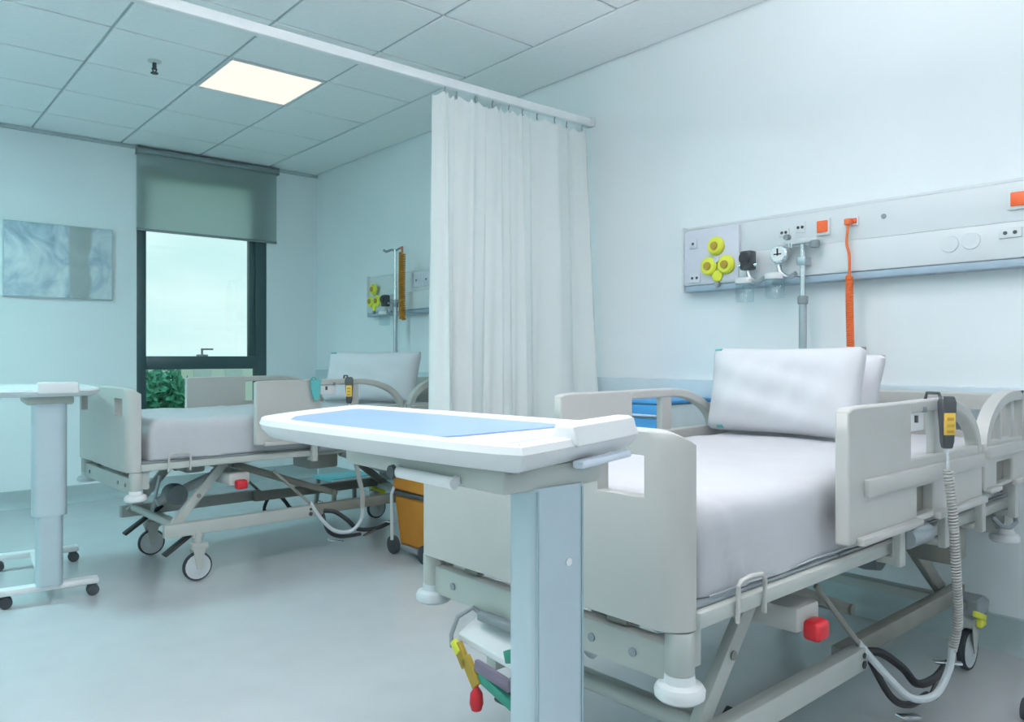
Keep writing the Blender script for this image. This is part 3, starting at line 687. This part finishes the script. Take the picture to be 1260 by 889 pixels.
L_ = [[hb + n_ * a + Vector((0, 0, tz + z)) for a, z in ((-.012, -.012), (-.004, .018), (.004, .022), (.028, .022), (.040, .0), (.038, -.012))] for hb in (hb0, hb0 + d_ * .006, hb1 - d_ * .012, hb1)]
for k, (i0, sc) in enumerate(((0, .8), (3, .8))):
    c0 = sum(L_[i0], Vector()) / 6; L_[i0] = [c0 + (p - c0) * sc for p in L_[i0]]
MB().loft(L_).build('raised_grip', 'white', top, bevel=.003)
MB().bar(hb0 + n_ * .0 + d_ * .02 + Vector((0, 0, tz - .040)), hb1 + n_ * .0 - d_ * .03 + Vector((0, 0, tz - .040)), .02, .012, .004).build('release_bar', 'pale', nt_)
MB().box(-.105, .10, -.035, .42, tz - .075, tz - .036, .012).build('carriage', 'bedmet', nt_)
MB().cyl((-.118, .235, tz - .066), (-.118, .06, tz - .066), .009, n=12).bar((-.118, .235, tz - .066), (-.09, .235, tz - .060), .012, .012).bar((-.118, .07, tz - .066), (-.09, .07, tz - .060), .012, .012).build('height_lever', 'white', nt_)
MB().lathe([(.011, -.003), (.012, .003), (.006, .008)][::-1], (-.125, .222, tz - .066), 'X', 12).build('lever_cap', 'dark', nt_)
def column(root, cx, cy, hx, hy, z0, z1, m, name, grooves=True):
    # rounded aluminium extrusion with a groove down each face
    pr = []
    r = min(hx, hy) * .55
    for k, (sx_, sy_) in enumerate(((1, 1), (-1, 1), (-1, -1), (1, -1))):
        for i in range(7):
            a = R(90 * k + 15 * i); pr.append((cx + sx_ * (hx - r) + r * math.cos(a), cy + sy_ * (hy - r) + r * math.sin(a)))
    return MB().loft([[(a, b2, z) for a, b2 in pr] for z in (z0, z1)]).build(name, m, root, ang=25)
col = column(nt_, .006, -.006, .054, .032, .40, tz - .07, 'alu', 'outer_column')
MB().box(-.043, -.040, -.0392, -.036, .40, tz - .075).box(.048, .051, -.0392, -.036, .40, tz - .075).build('groove', 'alud', col)
MB().lathe([(.006, -.002), (.005, .001)][::-1], (.020, -.038, .865), 'Y', 12).build('screw_cap', 'white', col)
column(nt_, 0, 0, .042, .024, .075, .42, 'alud', 'inner_column')
def table_base(root, dx0, dx1, span, z=.055):
    MB().box(dx0, dx1, -.032, .032, z, z + .032, .010).build('foot_bar', 'white', root)
    MB().box(dx0, dx1, span - .032, span + .032, z, z + .032, .010).build('foot_bar', 'white', root)
    MB().box(-.03, .03, .02, span - .02, z + .002, z + .03, .006).build('spine', 'white', root)
    for xx in (dx0 + .03, dx1 - .03):
        for yy in (0, span): castor_small(root, xx, yy)
table_base(nt_, -.22, .20, .72)

lt = thing('overbed_table', 'white overbed table on a grey column at the far left beside the far bed', 'table', (.735, 4.262, 0), R(-5))
LO = chaikin([(-.36, -.16), (.20, -.16), (.22, .0), (.22, .60), (.12, .74), (-.28, .74), (-.36, .60)], 2)
def ll(d, z): return [(p.x, p.y, z) for p in inset(LO, d)]
top = MB().loft([ll(.05, .985), ll(.01, 1.0), ll(0, 1.012), ll(.008, 1.022), ll(.03, 1.022), ll(.04, 1.016), ll(.05, 1.016)]).build('table_top', 'white', lt)
MB().box(-.06, .11, -.165, -.09, 1.0, 1.055, .012).build('raised_grip', 'white', top)
MB().box(-.10, .10, -.06, .30, .945, .986, .012).build('carriage', 'bedmet', lt)
column(lt, 0, 0, .072, .062, .42, .95, 'alu', 'outer_column'); column(lt, 0, 0, .056, .048, .085, .44, 'alu', 'inner_column')
table_base(lt, -.21, .21, .77, z=.06)

# ------------------------------------------------------------------ bed-head service units
def outlet_trio(root, y, z, x):
    for dy, dz in ((.018, .080), (.060, -.022), (-.044, -.022)):
        g = MB().lathe([(.048, 0), (.048, -.016), (.038, -.026)], (x, y + dy, z + dz), 'X', 24).build('gas_outlet', 'yellow', root)
        MB().lathe([(.022, -.026), (.020, -.034), (.008, -.034)], (x, y + dy, z + dz), 'X', 16).build('outlet_core', 'olive', g)
    MB().lathe([(.03, 0), (.03, -.012), (.02, -.016)], (x, y + .01, z - .075), 'X', 20).build('gas_outlet', 'yellow', root)
    MB().lathe([(.018, 0), (.016, -.02)], (x, y + .012, z + .01), 'X', 16).build('outlet_key', 'unit2', root)
    MB().lathe([(.016, 0), (.014, -.016)], (x, y + .012, z - .118), 'X', 14).build('vent_cap', 'grey', root)
def socket(root, y, z, x, w_=.06, h2=.06, m='unit2', holes='dark', n=2):
    g = MB().box(x - .008, x, y - w_ / 2, y + w_ / 2, z - h2 / 2, z + h2 / 2, .003).build('socket_plate', m, root)
    for k in range(n):
        yy = y + (k - (n - 1) / 2) * w_ * .42
        MB().lathe([(.008, 0), (.007, -.003)], (x - .0075, yy, z), 'X', 10).build('socket_hole', holes, g)
    return g
def service_unit(label, y1, y0, xw):
    t = thing('bed_head_unit', label, 'wall panel', (xw, (y0 + y1) / 2, 0), 0, 'service units on the head wall'); o = (xw, (y0 + y1) / 2, 0)
    yy0, yy1 = y0 - o[1], y1 - o[1]
    MB().box(-.065, -.002, yy0, yy1, 1.70, 1.855, .006).build('upper_channel', 'unit', t)
    MB().box(-.085, -.002, yy0, yy1, 1.555, 1.698, .008).build('lower_channel', 'unit', t)
    MB().box(-.055, -.002, yy0, yy1, 1.856, 1.872, .004).build('top_strip', 'unit', t)
    MB().box(-.080, -.002, yy0 + .004, yy1 - .004, 1.522, 1.554, .006).build('bottom_strip', 'lip', t)
    MB().box(-.088, -.002, yy1, yy1 + .012, 1.52, 1.872, .004).build('end_cap', 'unit', t)
    MB().box(-.088, -.002, yy0 - .012, yy0, 1.52, 1.872, .004).build('end_cap', 'unit', t)
    return t, o[1]
u1, oy = service_unit('long white service panel on the wall above the near bed', 2.582, .25, XW)
MB().box(-.0885, -.080, 2.24 - oy, 2.575 - oy, 1.565, 1.845, .003).box(-.082, -.06, 2.24 - oy, 2.575 - oy, 1.705, 1.845, .002).build('outlet_panel', 'unit2', u1)
xf = -.088
outlet_trio(u1, 2.352 - oy, 1.668, xf)
socket(u1, 2.515 - oy, 1.775, xf, .05, .05, n=1); socket(u1, 2.505 - oy, 1.592, xf, .07, .05, n=2)
socket(u1, 1.915 - oy, 1.79, -.064, .05, .05, 'unit'); socket(u1, 2.00 - oy, 1.775, -.064, .05, .04, 'unit')
g = MB().box(-.078, -.064, 1.80 - oy - .034, 1.80 - oy + .034, 1.738, 1.818, .004).build('socket_plate', 'unit', u1); MB().box(-.086, -.076, 1.80 - oy - .026, 1.80 - oy + .026, 1.752, 1.806, .004).build('socket_face', 'socket', g)
g = MB().box(-.078, -.064, 1.665 - oy - .032, 1.665 - oy + .032, 1.765, 1.808, .004).build('socket_plate', 'unit', u1); MB().box(-.084, -.076, 1.665 - oy - .026, 1.665 - oy + .026, 1.774, 1.797, .003).build('socket_face', 'socket', g)
g = MB().box(-.078, -.064, 1.00 - oy - .045, 1.00 - oy + .045, 1.745, 1.825, .004).build('socket_plate', 'unit', u1); MB().box(-.086, -.076, 1.00 - oy - .032, 1.00 - oy + .032, 1.757, 1.812, .004).build('socket_face', 'socket', g)
MB().lathe([(.011, 0), (.009, -.008)], (-.065, 1.525 - oy, 1.79), 'X', 14).build('key_switch', 'grey', u1)
MB().lathe([(.036, 0), (.034, -.006), (.014, -.007)], (-.084, 1.25 - oy, 1.635), 'X', 20).lathe([(.036, 0), (.034, -.006), (.014, -.007)], (-.084, 1.17 - oy, 1.64), 'X', 20).build('round_socket', 'unit', u1)
socket(u1, 1.03 - oy, 1.655, -.084, .08, .04, 'unit')
u2, oy2 = service_unit('white service panel on the wall above the far bed', 5.94, 3.75, XW)
outlet_trio(u2, 5.80 - oy2, 1.672, xf)
for yy in (5.20, 5.06): socket(u2, yy - oy2, 1.785, -.064, .11, .11, 'unit2', n=1)
MB().box(-.0885, -.080, 5.62 - oy2, 5.935 - oy2, 1.565, 1.69, .003).build('outlet_panel', 'unit2', u2)

def regulator(label, y, z, jar=True, big=True):
    t = thing('suction_regulator' if jar else 'flow_meter', label, 'regulator', (XW - .088, y, z))
    MB().cyl((-.0, 0, 0), (-.03, 0, 0), .022).build('adapter', 'chrome', t)
    if big:
        MB().box(-.085, -.03, -.032, .032, -.045, .050, .010).build('body', 'dark', t)
        MB().lathe([(.030, 0), (.032, -.006), (.026, -.012)], (-.085, 0, .012), 'X', 20).build('gauge', 'black', t)
        MB().cyl((-.058, .05, -.02), (-.058, -.05, -.02), .011, n=12).build('knob', 'chrome', t)
    else:
        MB().lathe([(.040, 0), (.044, -.01), (.044, -.03), (.038, -.036)], (-.03, 0, .008), 'X', 26).build('gauge', 'chrome', t)
        MB().lathe([(.034, 0), (.033, -.001)], (-.066, 0, .008), 'X', 24).build('dial', 'white', t)
        MB().box(-.069, -.067, -.004, .004, .0, .034).box(-.069, -.067, -.02, .02, .004, .010).build('needle', 'black', t)
        MB().lathe([(.016, 0), (.013, -.025)], (-.03, -.035, .085), 'X', 12).build('port', 'grey', t)
    if jar:
        MB().tube(smooth([(-.055, 0, -.045), (-.055, -.01, -.08), (-.055, -.05, -.105), (-.055, -.09, -.09)]), .012, 8).build('pipe', 'steel', t)
        MB().lathe([(.046, -.11), (.048, -.10), (.048, -.085), (.02, -.075)], (-.055, .02, 0), n=24).build('jar_lid', 'white', t)
        MB().lathe([(.040, -.20), (.044, -.195), (.045, -.11)], (-.055, .02, 0), n=24).build('jar', CLEARJAR, t)
    return t
regulator('black suction regulator with clear jar on the near service panel', 2.150, 1.645)
regulator('chrome dial gauge with pipe beside the black regulator on near panel', 1.985, 1.655, True, False)
regulator('black regulator on the far service panel next to yellow outlets', 5.545, 1.635)

def pole(label, y, ztop, zbot, xo, far):
    t = thing('infusion_pole', label, 'pole', (xo, y, zbot))
    MB().cyl((0, 0, 0), (0, 0, (ztop - zbot) * .58), .018).build('lower_tube', 'steel', t)
    MB().cyl((0, 0, (ztop - zbot) * .58), (0, 0, ztop - zbot), .013).build('upper_tube', 'chrome', t)
    MB().lathe([(.02, -.02), (.024, -.015), (.024, .015), (.02, .02)], (0, 0, (ztop - zbot) * .58), n=18).build('collar', 'grey', t)
    MB().box(-.02, XW - .086 - xo, -.022, .022, 1.60 - zbot, 1.64 - zbot, .005).build('wall_clamp', 'steel', t)
    H = ztop - zbot
    if far:
        MB().tube([(0, 0, H - .01), (0, .05, H + .005), (-.01, .13, H - .005), (-.01, .16, H + .01)], .010, 8).build('hook_arm', 'grey', t)
        MB().tube([(0, 0, H - .01), (0, -.06, H + .005), (-.01, -.10, H + .0)], .008, 8).build('hook_arm', 'grey', t)
    else:
        MB().box(-.03, .03, -.085, .085, H - .004, H + .018, .006).build('top_bar', 'hub', t)
        MB().lathe([(.018, -.03), (.022, -.02), (.022, .0), (.016, .004)], (-.02, -.07, H), n=14).build('top_knob', 'grey', t)
        MB().lathe([(.014, -.02), (.016, .0)], (-.02, .05, H), n=14).build('top_knob', 'chrome', t)
    return t
pole('steel pole with short crossbar mounted on the near service panel', 1.872, 1.705, 1.07, XW - .125, False)
pole('steel drip pole with hook arms mounted on the far service panel', 5.40, 2.045, .98, XW - .14, True)
# orange nurse-call cords
t = thing('call_cord', 'orange call cord hanging from the socket above the near bed pillow', 'cord', (XW - .09, 1.665, 1.785))
MB().box(-.03, .0, -.014, .014, -.02, .008, .004).build('plug', 'orange', t)
MB().tube(smooth([(-.015, 0, -.018), (-.02, .004, -.10), (-.018, -.006, -.16), (-.02, -.008, -.25)]), .0065, 8).build('lead', 'orange', t)
MB().tube(coil([(-.02, -.008, -.25), (-.022, -.010, -.40), (-.03, -.022, -.72)], .0125, .006, 46), .0058, 6).build('coiled_cord', 'orange', t)
t = thing('call_cord', 'orange coiled cord hanging from the drip pole above the far bed', 'cord', (XW - .165, 5.25, 2.03))
MB().tube([(.01, .042, .020), (-.005, 0, .018), (-.005, 0, -.03)], .009, 8).build('lead', 'orange', t)
MB().tube(coil([(-.005, 0, -.03), (-.008, .002, -.3), (-.006, -.004, -.56)], .022, .008, 30), .008, 6).build('coiled_cord', 'bin', t)

# ------------------------------------------------------------------ small furniture
bn = thing('waste_bin', 'orange plastic wheeled bin behind the left edge of the near footboard', 'bin', (2.635, 3.80, 0))
MB().loft([[(-a, -a, z), (a, -a, z), (a, a, z), (-a, a, z)] for a, z in ((.140, .06), (.165, .36))]).build('body', 'bin', bn, bevel=.02)
MB().box(-.175, .175, -.175, .175, .355, .385, .008).build('rim', 'dark', bn)
MB().loft([[(-a, -b2, z), (a, -b2, z), (a, b2, z), (-a, b2, z)] for a, b2, z in ((.172, .172, .386), (.168, .168, .46), (.13, .13, .53), (.08, .08, .545))]).build('lid', 'bin', bn, bevel=.015)
MB().box(-.15, .15, -.15, .15, .03, .062, .01).build('foot_plate', 'grey', bn)
MB().tube([(-.185, .15, .09), (-.188, .15, .36), (-.17, .15, .40)], .010, 8).build('side_tube', 'hub', bn)
for sx_ in (-1, 1):
    for sy_ in (-1, 1):
        MB().lathe([(.02, -.016), (.052, -.014), (.055, 0), (.052, .014), (.02, .016)], (sx_ * .165, sy_ * .165, .056), 'X', 20).build('wheel', 'tyre', bn)

st = thing('step_stool', 'low white step stool with teal top beyond the far bed', 'stool', (3.03, 5.60, 0), R(4))
MB().box(-.20, .20, -.15, .15, .205, .230, .008).build('top', 'teal2', st)
MB().box(-.21, .21, -.158, -.15, .185, .222, .003).build('edge_trim', 'white', st)
for sx_ in (-1, 1):
    for sy_ in (-1, 1): MB().bar((sx_ * .18, sy_ * .13, .0), (sx_ * .165, sy_ * .12, .205), .03, .03, .005).build('leg', 'under', st)

lk = thing('bedside_locker', 'pale bedside locker with blue drawers beyond the near bed', 'locker', (3.26, 2.58, 0))
MB().box(-.20, .23, -.16, .16, .06, .935, .006).build('body', 'locker', lk)
MB().box(-.22, .24, -.17, .17, .936, .955, .006).build('top', 'blue2', lk)
for k, (z0, z1) in enumerate(((.87, .932), (.79, .862))):
    d = MB().box(-.216, -.201, -.155, .155, z0, z1, .004).build('drawer', 'blue2', lk)
    MB().box(-.232, -.216, -.13, .13, z0 + .004, z0 + .014, .003).build('handle', 'pale', d)
d = MB().box(-.216, -.201, -.155, .155, .09, .78, .005).build('door', 'locker', lk); MB().box(-.232, -.216, .10, .12, .42, .56, .004).build('handle', 'white', d)
for sx_ in (-1, 1):
    for sy_ in (-1, 1): castor_small(lk, sx_ * .17, sy_ * .13, .024)

dsx, dsy = 3.10, .60
ds = thing('drip_stand', 'five-legged wheeled drip stand standing to the right of the near bed', 'drip stand', (dsx, dsy, 0))
for k in range(5):
    a = math.atan2(.825 - dsy, 2.862 - dsx) + 2 * math.pi * k / 5; ex, ey = .30 * math.cos(a), .30 * math.sin(a)
    MB().bar((0, 0, .105), (ex * .96, ey * .96, .092), .03, .022, .004).build('leg', 'steel', ds)
    c = thing_part('castor', ds)
    for s in (-1, 1): MB().lathe([(.015, -.007), (.034, -.009), (.0365, 0), (.034, .009), (.015, .007)], (ex, ey + s * .014, .037), 'Y', 20).build('wheel', 'tyre', c)
    MB().box(ex - .014, ex + .014, ey - .005, ey + .005, .03, .082, .002).build('hood', 'grey', c)
MB().lathe([(.03, .085), (.045, .09), (.045, .12), (.02, .14)], (0, 0, 0)).build('hub', 'grey', ds)
MB().cyl((0, 0, .12), (0, 0, 1.05), .0125).build('lower_tube', 'chrome', ds)
MB().cyl((0, 0, 1.05), (0, 0, 1.50), .009).build('upper_tube', 'chrome', ds)
MB().tube([(-.12, 0, 1.46), (-.11, 0, 1.50), (0, 0, 1.495), (.11, 0, 1.50), (.12, 0, 1.46)], .005, 8).build('hook_bar', 'chrome', ds)
